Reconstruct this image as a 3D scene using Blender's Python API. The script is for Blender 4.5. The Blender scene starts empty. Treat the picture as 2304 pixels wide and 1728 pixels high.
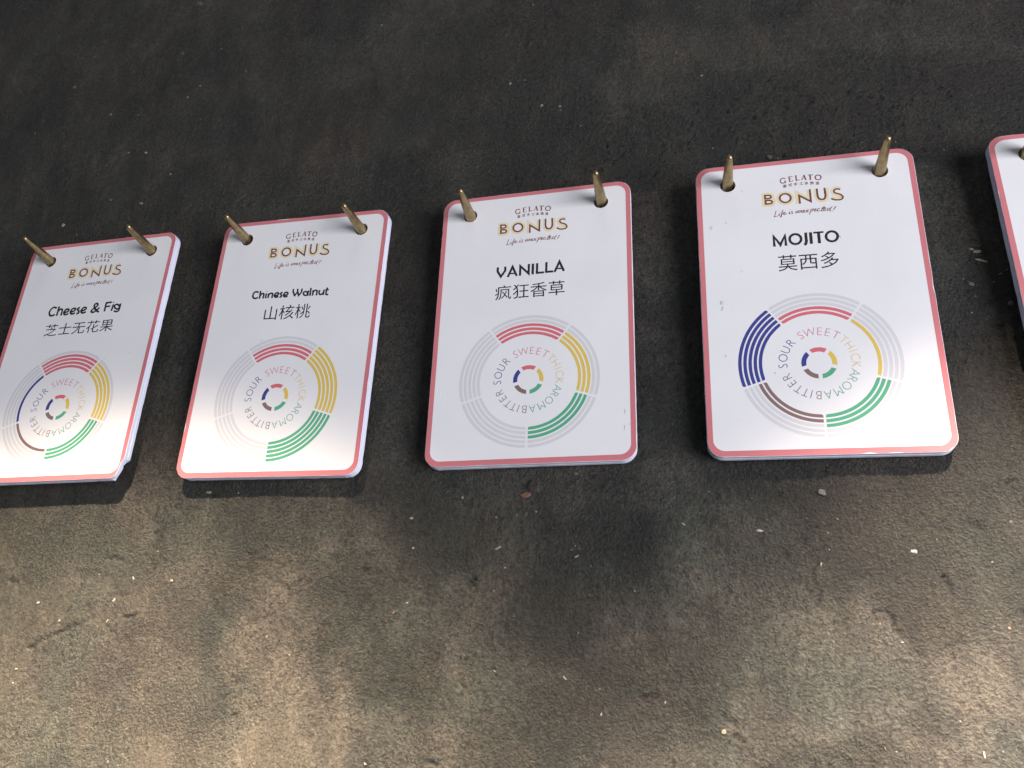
import bpy, bmesh, math, random
import numpy as np
from mathutils import Matrix, Vector
from mathutils.geometry import tessellate_polygon

SC = bpy.context.scene
COL = SC.collection
R90 = Matrix.Rotation(math.radians(90), 4, 'X')      # wall plan (x right, y up, z out of the wall) -> world

def G(x, y, z):
    return Vector((x, -z, y))

# ------------------------------------------------------------------ camera
cam_d = bpy.data.cameras.new('camera'); cam = bpy.data.objects.new('camera', cam_d); COL.objects.link(cam)
cam_d.lens = 28.9087; cam_d.sensor_width = 36.0; cam_d.sensor_fit = 'HORIZONTAL'
cam_d.clip_start = 0.01; cam_d.clip_end = 50
_r = Vector((0.9713530814827486, 0.05162333995261831, -0.2319659929086699))
_d = Vector((-0.050532503072500734, -0.9089265742302054, -0.4138827717982124))
_f = Vector((-0.23220606630145646, 0.413748128008188, -0.8802799721352998))
_m = Matrix((( _r.x, -_d.x, -_f.x, 0.14433943719), (_r.y, -_d.y, -_f.y, -0.21632027867), (_r.z, -_d.z, -_f.z, 0.31851521564), (0, 0, 0, 1)))
cam.matrix_world = R90 @ _m
SC.camera = cam

# ------------------------------------------------------------------ render, world and lights
SC.render.engine = 'CYCLES'
SC.view_settings.view_transform = 'Standard'; SC.view_settings.look = 'None'
SC.view_settings.exposure = 0.0; SC.view_settings.gamma = 1.0
world = bpy.data.worlds.new('World'); SC.world = world; world.use_nodes = True
bg = world.node_tree.nodes['Background']; bg.inputs[0].default_value = (0.78, 0.82, 0.95, 1); bg.inputs[1].default_value = 0.15

def aim(o, loc, target):
    o.location = loc
    o.rotation_euler = (Vector(target) - Vector(loc)).to_track_quat('-Z', 'Y').to_euler()

def spot(name, loc, target, power, cone, blend, color, radius):
    l = bpy.data.lights.new(name, 'SPOT'); l.energy = power; l.spot_size = math.radians(cone); l.spot_blend = blend
    l.color = color; l.shadow_soft_size = radius
    o = bpy.data.objects.new(name, l); COL.objects.link(o); aim(o, G(*loc), G(*target)); return o

def area(name, loc, target, power, sx, sy, color):
    l = bpy.data.lights.new(name, 'AREA'); l.shape = 'RECTANGLE'; l.size = sx; l.size_y = sy; l.energy = power; l.color = color
    o = bpy.data.objects.new(name, l); COL.objects.link(o); aim(o, G(*loc), G(*target)); return o

WARM = (1.0, 0.81, 0.61)
spot('spot_lamp', (-0.10, 0.33, 0.40), (-0.16, -1.90, 0.0), 500, 70.6, 1.0, WARM, 0.012)
spot('spot_lamp', (0.37, 0.33, 0.40), (0.375, -1.70, 0.0), 600, 74.5, 1.0, (1.0, 0.83, 0.66), 0.012)
area('window_light', (1.50, -0.42, 0.95), (0.10, 0.0, 0.0), 46.0, 1.0, 1.0, (0.93, 0.92, 1.0))
area('ceiling_light', (0.1, 1.3, 0.9), (0.0, 0.0, 0.0), 1.2, 0.5, 0.5, (1.0, 0.93, 0.84))

# ------------------------------------------------------------------ helpers
def new_obj(name, me, mats, parent=None, loc=None):
    o = bpy.data.objects.new(name, me); COL.objects.link(o)
    for m in (mats if isinstance(mats, (list, tuple)) else [mats]):
        me.materials.append(m)
    if parent is not None: o.parent = parent
    return o

def mesh_from(name, verts, faces, smooth=False):
    me = bpy.data.meshes.new(name); me.from_pydata([tuple(v) for v in verts], [], faces); me.update()
    if smooth:
        me.polygons.foreach_set('use_smooth', [True] * len(me.polygons))
    return me

def tag(o, label=None, cat=None, group=None, kind=None):
    for k, v in (('label', label), ('category', cat), ('group', group), ('kind', kind)):
        if v: o[k] = v
    return o

def mat(name, base, rough=0.5, metallic=0.0, spec=0.5):
    m = bpy.data.materials.new(name); m.use_nodes = True
    b = m.node_tree.nodes['Principled BSDF']
    b.inputs['Base Color'].default_value = (*base, 1); b.inputs['Roughness'].default_value = rough
    b.inputs['Metallic'].default_value = metallic; b.inputs['Specular IOR Level'].default_value = spec
    return m

def nn(m, t, **kw):
    n = m.node_tree.nodes.new(t)
    for k, v in kw.items(): setattr(n, k, v)
    return n

def paper(name, base, rough=0.42, var=0.05, spec=0.3):
    """printed laminate: flat colour with faint grime and handling marks"""
    rough = max(rough, 0.55); m = mat(name, base, rough, 0, spec); L = m.node_tree.links; b = m.node_tree.nodes['Principled BSDF']
    tc = nn(m, 'ShaderNodeTexCoord'); n1 = nn(m, 'ShaderNodeTexNoise'); n1.inputs['Scale'].default_value = 38; n1.inputs['Detail'].default_value = 6
    geo = nn(m, 'ShaderNodeNewGeometry')
    L.new(geo.outputs['Position'], n1.inputs['Vector'])
    r = nn(m, 'ShaderNodeMapRange'); r.inputs['From Min'].default_value = 0.3; r.inputs['From Max'].default_value = 0.7
    r.inputs['To Min'].default_value = 1 - var; r.inputs['To Max'].default_value = 1.0
    L.new(n1.outputs['Fac'], r.inputs['Value'])
    v = nn(m, 'ShaderNodeVectorMath', operation='SCALE'); v.inputs[0].default_value = base
    L.new(r.outputs[0], v.inputs['Scale']); L.new(v.outputs[0], b.inputs['Base Color'])
    n2 = nn(m, 'ShaderNodeTexNoise'); n2.inputs['Scale'].default_value = 900; n2.inputs['Detail'].default_value = 3
    L.new(geo.outputs['Position'], n2.inputs['Vector'])
    bp = nn(m, 'ShaderNodeBump'); bp.inputs['Strength'].default_value = 0.12; bp.inputs['Distance'].default_value = 0.0003
    L.new(n2.outputs['Fac'], bp.inputs['Height']); L.new(bp.outputs[0], b.inputs['Normal'])
    return m

M_WHITE = paper('white_laminate', (0.80, 0.80, 0.80), 0.40)
M_EDGE = paper('foam_edge', (0.70, 0.73, 0.84), 0.6, 0.12)
M_PINK = paper('pink_print', (0.62, 0.20, 0.215), 0.42, 0.10)
M_GREY = paper('grey_print', (0.655, 0.655, 0.665), 0.42)
M_BLACK = paper('black_print', (0.026, 0.023, 0.025), 0.45)
M_BROWN = paper('brown_print', (0.19, 0.062, 0.046), 0.45)
M_MAROON = paper('maroon_print', (0.24, 0.10, 0.10), 0.45)
M_HALO = paper('cream_print', (0.77, 0.69, 0.44), 0.45)
SEC = [('pink', (0.66, 0.16, 0.19)), ('yellow', (0.72, 0.53, 0.11)), ('green', (0.10, 0.40, 0.235)), ('brown', (0.24, 0.155, 0.145)), ('blue', (0.050, 0.060, 0.26))]
M_SEC = [paper(n + '_ring_print', c) for n, c in SEC]
M_TXT = [paper(n + '_word_print', c) for n, c in [('pink', (0.62, 0.22, 0.29)), ('yellow', (0.72, 0.55, 0.24)), ('green', (0.16, 0.38, 0.27)), ('brown', (0.21, 0.15, 0.16)), ('blue', (0.055, 0.065, 0.22))]]
M_HOLE = mat('hole_shadow', (0.05, 0.05, 0.05), 0.9)

def smooth_pts(P, closed=False, n=6):
    P = [np.array(p, float) for p in P]; out = []
    N = len(P)
    if N < 3 and not closed: return P
    rng = range(N) if closed else range(N - 1)
    for i in rng:
        p1, p2 = P[i], P[(i + 1) % N]
        p0 = P[i - 1] if (closed or i > 0) else p1 * 2 - p2
        p3 = P[(i + 2) % N] if (closed or i + 2 < N) else p2 * 2 - p1
        for k in range(n):
            t = k / n
            out.append(0.5 * ((2 * p1) + (-p0 + p2) * t + (2 * p0 - 5 * p1 + 4 * p2 - p3) * t * t + (-p0 + 3 * p1 - 3 * p2 + p3) * t ** 3))
    if not closed: out.append(P[-1])
    return out

class Print:
    """flat print: every stroke a hair higher than the one before, so that crossing strokes never share a plane"""
    def __init__(self, z): self.v = []; self.f = []; self.z = z
    def step(self): self.z += 3e-6
    def stroke(self, P, w, closed=False, z=None):
        P = [np.array(p, float) * 1e-3 for p in P]; w = w * 1e-3 / 2; n = len(P); b = len(self.v)
        for i in range(n):
            a = P[i - 1] if (closed or i > 0) else None
            c = P[(i + 1) % n] if (closed or i < n - 1) else None
            d1 = (P[i] - a) if a is not None else (c - P[i]); d2 = (c - P[i]) if c is not None else (P[i] - a)
            d1 = d1 / (np.hypot(*d1) + 1e-12); d2 = d2 / (np.hypot(*d2) + 1e-12)
            n1 = np.array([-d1[1], d1[0]]); n2 = np.array([-d2[1], d2[0]]); m = n1 + n2; l = np.hypot(*m)
            m = n1 if l < 1e-6 else m / l
            k = min(1 / max(m @ n1, 0.2), 2.6)
            for s in (1, -1): q = P[i] + m * w * k * s; self.v.append((q[0], q[1], self.z))
        for i in range(n if closed else n - 1):
            j = (i + 1) % n; self.f.append((b + 2 * i + 1, b + 2 * j + 1, b + 2 * j, b + 2 * i))
        self.step()
    def fill(self, polys):
        b = len(self.v)
        for p in polys:
            for q in p: self.v.append((q[0] * 1e-3, q[1] * 1e-3, self.z))
        for t in tessellate_polygon([[Vector((q[0], q[1], 0)) for q in p] for p in polys]):
            a, c, d = [Vector(self.v[b + i]) for i in t]
            if (c - a).cross(d - a).z < 0: t = t[::-1]
            self.f.append(tuple(b + i for i in t))
        self.step()
    def strokes(self, data):
        for k, w, P in data:
            if k == 'f': self.fill([P])
            elif k == 's': self.stroke(smooth_pts(P), w)
            elif k == 'c': self.stroke(P, w, True)
            elif k == 'k': self.stroke(P, w, True)
            else: self.stroke(P, w)
        return self
    def add_mesh(self, V, F):
        b = len(self.v); self.v += [(x, y, self.z) for x, y in V]; self.f += [tuple(b + i for i in f) for f in F]; self.step()
    def mesh(self, name):
        return mesh_from(name, self.v, self.f)

_tc = {}
def glyphs(txt, offset=0.0):
    """filled outline of a short text in Blender's own built-in typeface"""
    key = (txt, offset)
    if key in _tc: return _tc[key]
    cu = bpy.data.curves.new('t', 'FONT'); cu.body = txt; cu.size = 1.0; cu.offset = offset; cu.resolution_u = 4; cu.fill_mode = 'FRONT'
    o = bpy.data.objects.new('t', cu); COL.objects.link(o); bpy.context.view_layer.update()
    me = bpy.data.meshes.new_from_object(o.evaluated_get(bpy.context.evaluated_depsgraph_get()))
    V = np.array([v.co[:2] for v in me.vertices]); F = [tuple(p.vertices) for p in me.polygons]
    out = []
    for f in F:
        a, b, c = V[f[0]], V[f[1]], V[f[2]]
        if (b[0]-a[0])*(c[1]-a[1]) - (b[1]-a[1])*(c[0]-a[0]) < 0: f = f[::-1]
        out.append(f)
    bpy.data.objects.remove(o); bpy.data.curves.remove(cu); bpy.data.meshes.remove(me)
    _tc[key] = (V, out); return _tc[key]

def text_box(pr, txt, x0, x1, y0, y1, offset=0.0):
    V, F = glyphs(txt, offset); lo, hi = V.min(0), V.max(0)
    pr.add_mesh([((x0 + (p[0] - lo[0]) / (hi[0] - lo[0]) * (x1 - x0)) * 1e-3, (y0 + (p[1] - lo[1]) / (hi[1] - lo[1]) * (y1 - y0)) * 1e-3) for p in V], F)

# traced lettering in card millimetres, chips and cracks in wall millimetres
STROKES = {'bonus':[['k',0.822,[(-15.96,-6.97),(-14.18,-7.11),(-13.65,-7.44),(-13.47,-8.01),(-13.72,-8.53),(-14.29,-8.69),(-15.93,-8.72)]],
['k',0.818,[(-15.89,-9.63),(-13.99,-9.72),(-13.36,-10.11),(-13.14,-10.74),(-13.44,-11.27),(-14.11,-11.44),(-15.88,-11.44)]],
['c',0.873,[(-5.42,-9.56),(-5.5,-9.99),(-5.66,-10.38),(-5.89,-10.73),(-6.19,-11.03),(-6.55,-11.27),(-6.95,-11.42),(-7.38,-11.5),(-7.82,-11.49),(-8.25,-11.4),(-8.66,-11.23),(-9.03,-10.98),(-9.35,-10.67),(-9.61,-10.3),(-9.79,-9.9),(-9.89,-9.47),(-9.9,-9.04),(-9.82,-8.62),(-9.67,-8.22),(-9.43,-7.86),(-9.13,-7.56),(-8.77,-7.33),(-8.37,-7.17),(-7.93,-7.09),(-7.49,-7.1),(-7.06,-7.2),(-6.65,-7.37),(-6.28,-7.62),(-5.96,-7.94),(-5.71,-8.3),(-5.53,-8.7),(-5.43,-9.13)]],
['p',0.843,[(-1.9,-12.82),(-1.93,-8.67),(2.6,-12.18),(2.62,-5.98)]],
['p',0.846,[(5.47,-6.01),(5.47,-8.75),(5.54,-10.0),(5.82,-10.86),(6.31,-11.45),(7.0,-11.71),(7.8,-11.64),(8.32,-11.19),(8.62,-10.42),(8.72,-9.59),(8.61,-6.03)]],
['s',0.757,[(14.74,-7.57),(14.15,-7.26),(13.46,-7.13),(12.63,-7.37),(12.22,-7.99),(12.34,-8.67),(13.07,-9.32),(14.26,-9.8),(15.16,-10.57),(15.49,-11.39),(15.27,-12.14),(14.52,-12.6),(13.29,-12.64),(11.9,-12.34),(10.82,-11.66)]]],
'halo':[['f',0.0,[(-17.32,-5.82),(-14.45,-5.59),(-12.74,-6.14),(-12.08,-7.24),(-12.09,-8.26),(-11.61,-9.68),(-11.82,-11.46),(-12.92,-12.8),(-17.3,-12.68)]],
['c',1.462,[(-4.81,-9.63),(-4.91,-10.19),(-5.11,-10.7),(-5.41,-11.16),(-5.8,-11.56),(-6.25,-11.86),(-6.76,-12.07),(-7.31,-12.17),(-7.87,-12.16),(-8.42,-12.04),(-8.94,-11.82),(-9.41,-11.5),(-9.82,-11.09),(-10.15,-10.62),(-10.37,-10.09),(-10.5,-9.53),(-10.51,-8.97),(-10.42,-8.41),(-10.22,-7.89),(-9.92,-7.43),(-9.53,-7.03),(-9.07,-6.73),(-8.56,-6.52),(-8.01,-6.42),(-7.44,-6.43),(-6.89,-6.55),(-6.37,-6.78),(-5.9,-7.1),(-5.49,-7.51),(-5.17,-7.99),(-4.94,-8.51),(-4.82,-9.07)]],
['p',1.768,[(-2.59,-12.85),(-2.65,-7.23),(2.13,-11.16),(2.1,-6.1)]],
['s',1.613,[(5.02,-6.11),(5.11,-9.83),(5.75,-11.7),(6.94,-12.32),(8.38,-12.11),(9.18,-10.76),(9.5,-6.09)]],
['s',1.316,[(15.15,-7.0),(13.7,-6.42),(12.15,-6.86),(11.5,-8.13),(12.01,-9.35),(13.68,-10.4),(14.64,-11.4),(14.05,-12.04),(12.3,-11.84),(11.13,-11.1)]]],
'counters':[['f',0.0,[(-15.49,-7.45),(-14.3,-7.55),(-13.95,-7.77),(-13.88,-8.05),(-14.04,-8.26),(-14.35,-8.34),(-15.46,-8.32)]],
['f',0.0,[(-15.45,-10.09),(-14.11,-10.16),(-13.7,-10.38),(-13.6,-10.71),(-13.8,-10.96),(-14.17,-11.01),(-15.41,-10.98)]]],
'gelato':[['s',0.412,[(-6.99,0.45),(-7.27,0.87),(-8.0,1.03),(-8.77,0.6),(-9.1,-0.17),(-8.89,-1.07),(-8.24,-1.54),(-7.54,-1.51),(-7.11,-1.22)]],
['p',0.452,[(-7.03,-1.53),(-7.04,-0.65)]],
['p',0.185,[(-7.56,-0.59),(-6.64,-0.54)]],
['p',0.495,[(-5.34,1.44),(-5.16,-1.07)]],
['p',0.206,[(-5.71,1.44),(-4.1,1.56)]],
['p',0.206,[(-5.3,0.28),(-4.38,0.35)]],
['p',0.205,[(-5.5,-1.14),(-3.93,-0.99)]],
['p',0.165,[(-4.11,1.63),(-4.05,1.09)]],
['p',0.164,[(-4.02,-0.52),(-3.94,-1.08)]],
['p',0.494,[(-2.5,1.66),(-2.37,-0.89)]],
['p',0.185,[(-2.87,1.66),(-2.08,1.72)]],
['p',0.205,[(-2.78,-0.97),(-1.27,-0.84)]],
['p',0.164,[(-1.38,-0.32),(-1.24,-0.91)]],
['p',0.184,[(-0.22,-0.81),(0.89,1.62)]],
['p',0.533,[(0.83,1.58),(1.45,-0.9)]],
['p',0.164,[(0.15,-0.05),(1.24,-0.08)]],
['p',0.164,[(-0.46,-0.87),(0.14,-0.9)]],
['p',0.163,[(1.05,-0.94),(1.81,-0.97)]],
['p',0.225,[(2.58,1.43),(4.53,1.32)]],
['p',0.531,[(3.41,1.37),(3.33,-1.14)]],
['p',0.163,[(2.84,-1.19),(3.78,-1.22)]],
['p',0.164,[(2.65,1.54),(2.55,1.02)]],
['p',0.163,[(4.5,1.35),(4.53,0.89)]],
['c',0.406,[(7.73,-0.55),(7.69,-0.78),(7.6,-1.0),(7.47,-1.2),(7.31,-1.36),(7.12,-1.49),(6.91,-1.58),(6.68,-1.62),(6.45,-1.62),(6.22,-1.56),(6.01,-1.47),(5.81,-1.33),(5.65,-1.16),(5.52,-0.95),(5.43,-0.73),(5.38,-0.49),(5.38,-0.25),(5.42,-0.01),(5.51,0.21),(5.63,0.4),(5.8,0.57),(5.99,0.7),(6.2,0.79),(6.43,0.83),(6.66,0.82),(6.89,0.77),(7.1,0.67),(7.3,0.53),(7.46,0.36),(7.59,0.16),(7.68,-0.07),(7.73,-0.3)]]],
'tagline':[['s',0.262,[(-11.81,-15.23),(-12.03,-15.81),(-12.53,-17.65),(-12.84,-18.24),(-12.38,-18.18),(-11.37,-17.91)]],['s',0.261,[(-10.56,-16.75),(-10.89,-17.61),(-10.82,-17.84),(-10.52,-17.54)]],['s',0.262,[(-10.4,-15.83),(-10.28,-15.67)]],['s',0.262,[(-8.87,-15.16),(-9.31,-15.78),(-9.76,-17.51),(-10.02,-18.63),(-10.26,-18.45),(-9.96,-17.71),(-9.28,-17.34)]],['s',0.261,[(-10.07,-16.81),(-8.82,-16.54)]],['s',0.261,[(-8.87,-17.12),(-8.31,-16.89),(-8.24,-16.45),(-8.63,-16.41),(-8.89,-16.98),(-8.68,-17.58),(-7.98,-17.37),(-7.51,-17.05)]],['s',0.261,[(-6.37,-16.33),(-6.67,-17.18),(-6.58,-17.46),(-6.2,-17.19)]],['s',0.261,[(-6.14,-15.42),(-6.02,-15.25)]],['s',0.26,[(-5.04,-16.14),(-5.56,-16.37),(-5.39,-16.88),(-5.18,-17.24),(-5.56,-17.57),(-6.0,-17.39)]],['s',0.26,[(-3.57,-16.2),(-3.9,-16.94),(-3.75,-17.29),(-3.28,-17.01),(-2.76,-16.18),(-3.01,-17.04),(-2.76,-17.28)]],['s',0.26,[(-2.13,-16.18),(-2.4,-17.32)]],['s',0.259,[(-2.31,-16.78),(-1.78,-16.29),(-1.53,-16.43),(-1.74,-17.11),(-1.42,-17.28)]],['s',0.259,[(-1.03,-16.92),(-0.38,-16.66),(-0.44,-16.21),(-0.9,-16.38),(-1.09,-17.03),(-0.71,-17.34),(-0.02,-17.04)]],['s',0.259,[(0.37,-16.15),(0.69,-16.67),(0.86,-17.24),(1.27,-17.14)]],['s',0.259,[(1.4,-16.04),(0.1,-17.32)]],['s',0.259,[(2.44,-15.94),(1.98,-17.26),(1.51,-18.58)]],['s',0.258,[(2.32,-16.3),(2.98,-15.89),(3.25,-16.25),(2.8,-17.02),(2.12,-17.01)]],['s',0.258,[(3.71,-16.79),(4.27,-16.46),(4.22,-15.96),(3.85,-16.14),(3.61,-16.85),(3.93,-17.26),(4.54,-16.99)]],['s',0.258,[(5.8,-16.21),(5.28,-16.08),(4.83,-16.7),(4.99,-17.31),(5.96,-17.0)]],['s',0.258,[(7.79,-15.11),(7.11,-16.02),(6.41,-17.16),(6.58,-17.55),(7.12,-17.35)]],['s',0.257,[(6.68,-15.93),(8.26,-15.8)]],['s',0.257,[(7.34,-16.87),(7.98,-16.54),(7.94,-16.05),(7.48,-16.29),(7.32,-17.04),(7.64,-17.45),(8.32,-17.09)]],['s',0.256,[(9.79,-16.52),(9.24,-16.31),(8.74,-16.96),(8.96,-17.49),(9.67,-17.06)]],['s',0.257,[(10.93,-15.62),(10.13,-16.63),(9.82,-17.65),(10.13,-17.73)]],['s',0.256,[(12.33,-15.73),(11.21,-17.46)]],['s',0.256,[(10.62,-18.22),(10.77,-18.11)]]],
'mojito':[['p',1.101,[(-13.76,-32.84),(-13.78,-27.9),(-11.31,-32.26),(-9.19,-27.93),(-9.09,-32.85)]],
['c',1.057,[(-2.85,-30.26),(-2.93,-30.73),(-3.1,-31.16),(-3.34,-31.55),(-3.65,-31.89),(-4.02,-32.15),(-4.43,-32.33),(-4.87,-32.42),(-5.32,-32.43),(-5.76,-32.34),(-6.18,-32.16),(-6.56,-31.9),(-6.88,-31.57),(-7.14,-31.17),(-7.32,-30.74),(-7.42,-30.28),(-7.42,-29.8),(-7.35,-29.34),(-7.18,-28.9),(-6.94,-28.5),(-6.62,-28.17),(-6.25,-27.9),(-5.84,-27.72),(-5.4,-27.63),(-4.95,-27.63),(-4.5,-27.72),(-4.09,-27.9),(-3.71,-28.16),(-3.38,-28.5),(-3.13,-28.89),(-2.95,-29.33),(-2.86,-29.79)]],
['s',1.175,[(-0.81,-27.27),(-0.83,-30.4),(-0.9,-31.68),(-1.15,-32.52),(-1.7,-33.28)]],
['p',1.212,[(1.1,-27.32),(1.06,-32.95)]],
['p',0.859,[(2.21,-27.69),(6.24,-27.72)]],
['p',1.168,[(4.26,-27.8),(4.24,-33.01)]],
['c',1.042,[(11.61,-30.38),(11.52,-30.84),(11.35,-31.27),(11.1,-31.67),(10.78,-32.0),(10.41,-32.26),(10.0,-32.44),(9.56,-32.54),(9.12,-32.54),(8.68,-32.45),(8.26,-32.27),(7.89,-32.01),(7.57,-31.68),(7.32,-31.29),(7.15,-30.85),(7.06,-30.39),(7.06,-29.91),(7.15,-29.45),(7.32,-29.01),(7.57,-28.62),(7.88,-28.28),(8.26,-28.02),(8.67,-27.84),(9.11,-27.74),(9.56,-27.74),(10.0,-27.84),(10.41,-28.02),(10.79,-28.28),(11.1,-28.62),(11.35,-29.01),(11.52,-29.44),(11.61,-29.91)]]],
'vanilla':[['p',1.071,[(-16.52,-29.8),(-16.55,-31.97),(-14.9,-34.92),(-12.95,-31.9),(-13.01,-29.77)]],
['p',1.057,[(-11.62,-35.44),(-9.52,-30.25),(-7.4,-35.29)]],
['p',0.72,[(-10.73,-33.75),(-8.44,-33.81)]],
['p',1.051,[(-5.88,-35.34),(-5.88,-30.3),(-1.89,-34.6),(-1.87,-29.55)]],
['p',1.139,[(0.02,-29.59),(0.01,-35.24)]],
['p',1.053,[(1.99,-29.58),(1.97,-34.67),(5.27,-34.71)]],
['p',1.049,[(6.3,-29.49),(6.26,-34.59),(9.5,-34.64)]],
['p',1.036,[(10.09,-35.08),(12.3,-29.85),(14.37,-34.98)]],
['p',0.747,[(10.93,-33.34),(13.35,-33.45)]]],
'walnut':[['s',0.904,[(-19.09,-31.29),(-19.75,-30.84),(-20.71,-30.65),(-21.64,-31.28),(-21.96,-32.65),(-21.51,-33.86),(-20.61,-34.32),(-19.59,-34.23),(-18.98,-33.82)]],
['s',0.904,[(-18.11,-30.33),(-18.01,-34.7)]],
['s',0.9,[(-17.99,-33.19),(-17.42,-32.26),(-16.56,-31.95),(-16.01,-32.41),(-16.06,-34.73)]],
['s',0.899,[(-14.71,-32.0),(-14.68,-34.77)]],
['s',0.9,[(-14.65,-31.05),(-14.6,-30.8)]],
['s',0.897,[(-13.43,-32.1),(-13.35,-34.75)]],
['s',0.896,[(-13.33,-33.32),(-12.71,-32.32),(-11.7,-32.19),(-11.19,-32.79),(-11.24,-34.87)]],
['s',0.892,[(-10.02,-33.76),(-8.41,-33.47),(-7.93,-32.69),(-8.63,-32.17),(-9.62,-32.38),(-10.09,-33.34),(-9.81,-34.17),(-8.97,-34.58),(-7.81,-34.28)]],
['s',0.89,[(-5.89,-32.27),(-6.55,-32.36),(-6.85,-32.89),(-6.31,-33.63),(-6.12,-34.22),(-6.51,-34.58),(-7.15,-34.6)]],
['s',0.888,[(-5.0,-33.91),(-3.39,-33.62),(-2.91,-32.85),(-3.62,-32.29),(-4.6,-32.49),(-5.07,-33.49),(-4.78,-34.37),(-3.96,-34.73),(-2.81,-34.43)]],
['p',0.841,[(-0.27,-30.67),(-0.24,-32.2),(0.9,-34.41),(2.15,-32.67),(2.05,-30.77)]],
['p',0.837,[(2.2,-32.44),(3.1,-34.54),(4.32,-32.65),(4.33,-30.83)]],
['c',0.831,[(7.63,-33.79),(7.64,-33.99),(7.61,-34.19),(7.54,-34.37),(7.43,-34.52),(7.29,-34.64),(7.11,-34.72),(6.92,-34.77),(6.71,-34.77),(6.5,-34.73),(6.28,-34.66),(6.08,-34.54),(5.9,-34.4),(5.74,-34.23),(5.61,-34.03),(5.51,-33.83),(5.46,-33.62),(5.45,-33.41),(5.48,-33.21),(5.55,-33.04),(5.66,-32.88),(5.8,-32.76),(5.97,-32.68),(6.17,-32.64),(6.38,-32.63),(6.59,-32.67),(6.81,-32.75),(7.01,-32.86),(7.19,-33.01),(7.35,-33.18),(7.48,-33.37),(7.58,-33.58)]],
['s',0.832,[(7.9,-32.2),(7.95,-35.14)]],
['s',0.879,[(9.07,-30.86),(9.14,-35.21)]],
['s',0.83,[(10.44,-32.24),(10.52,-35.2)]],
['s',0.828,[(10.55,-33.56),(11.15,-32.5),(12.11,-32.42),(12.57,-33.07),(12.52,-35.24)]],
['s',0.827,[(13.86,-32.39),(13.76,-33.92),(14.29,-34.83),(15.22,-34.83),(16.02,-33.98)]],
['s',0.825,[(16.19,-32.39),(16.12,-35.29)]],
['s',0.825,[(17.74,-31.37),(17.46,-34.32),(17.87,-35.2),(18.8,-35.22)]],
['p',0.687,[(16.81,-32.72),(18.75,-32.6)]]],
'cheese':[['s',1.084,[(-18.35,-29.9),(-19.36,-29.27),(-20.61,-29.28),(-21.81,-30.25),(-22.23,-31.89),(-21.69,-33.49),(-20.49,-34.15),(-19.28,-34.02),(-18.3,-33.57)]],
['s',1.084,[(-17.03,-28.89),(-17.0,-34.57)]],
['s',1.079,[(-17.07,-32.13),(-16.15,-30.83),(-14.93,-30.77),(-14.41,-31.66),(-14.35,-34.57)]],
['s',1.073,[(-13.09,-33.02),(-10.91,-32.61),(-10.29,-31.61),(-11.22,-31.0),(-12.34,-31.37),(-13.01,-32.63),(-12.59,-33.85),(-11.47,-34.31),(-9.99,-33.81)]],
['s',1.069,[(-9.03,-32.97),(-6.86,-32.56),(-6.24,-31.57),(-7.16,-30.96),(-8.28,-31.33),(-8.95,-32.57),(-8.54,-33.8),(-7.42,-34.26),(-5.95,-33.76)]],
['s',1.067,[(-3.63,-31.0),(-4.7,-31.14),(-4.91,-31.83),(-3.95,-32.88),(-3.67,-33.85),(-4.28,-34.27),(-5.05,-34.31)]],
['s',1.062,[(-2.53,-32.96),(-0.38,-32.55),(0.25,-31.58),(-0.65,-31.0),(-1.76,-31.37),(-2.44,-32.59),(-2.04,-33.81),(-0.93,-34.27),(0.71,-33.78)]],
['s',1.048,[(8.71,-34.65),(6.8,-33.41),(5.13,-31.36),(4.98,-29.92),(5.9,-29.29),(6.78,-29.85),(6.8,-30.81),(5.64,-31.88),(4.24,-32.93),(3.93,-33.73),(4.65,-34.39),(5.84,-34.31),(7.22,-33.21),(8.47,-32.03)]],
['p',1.045,[(12.02,-34.6),(11.91,-29.59),(15.17,-29.43)]],
['p',0.899,[(12.15,-31.79),(14.91,-31.77)]],
['s',1.046,[(16.53,-30.91),(16.24,-34.69)]],
['s',1.048,[(16.28,-29.96),(16.32,-29.59)]],
['c',0.942,[(20.53,-32.63),(20.57,-32.9),(20.56,-33.15),(20.48,-33.38),(20.36,-33.58),(20.18,-33.73),(19.96,-33.83),(19.71,-33.89),(19.43,-33.89),(19.13,-33.83),(18.84,-33.73),(18.55,-33.58),(18.28,-33.38),(18.04,-33.15),(17.84,-32.9),(17.69,-32.63),(17.58,-32.35),(17.54,-32.08),(17.55,-31.83),(17.63,-31.6),(17.75,-31.4),(17.93,-31.25),(18.15,-31.14),(18.41,-31.09),(18.69,-31.09),(18.98,-31.14),(19.28,-31.25),(19.57,-31.4),(19.84,-31.6),(20.08,-31.83),(20.27,-32.08),(20.43,-32.36)]],
['s',0.992,[(20.8,-30.77),(20.76,-34.25),(20.04,-35.3),(18.84,-35.28),(17.82,-34.86)]]]}
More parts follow.
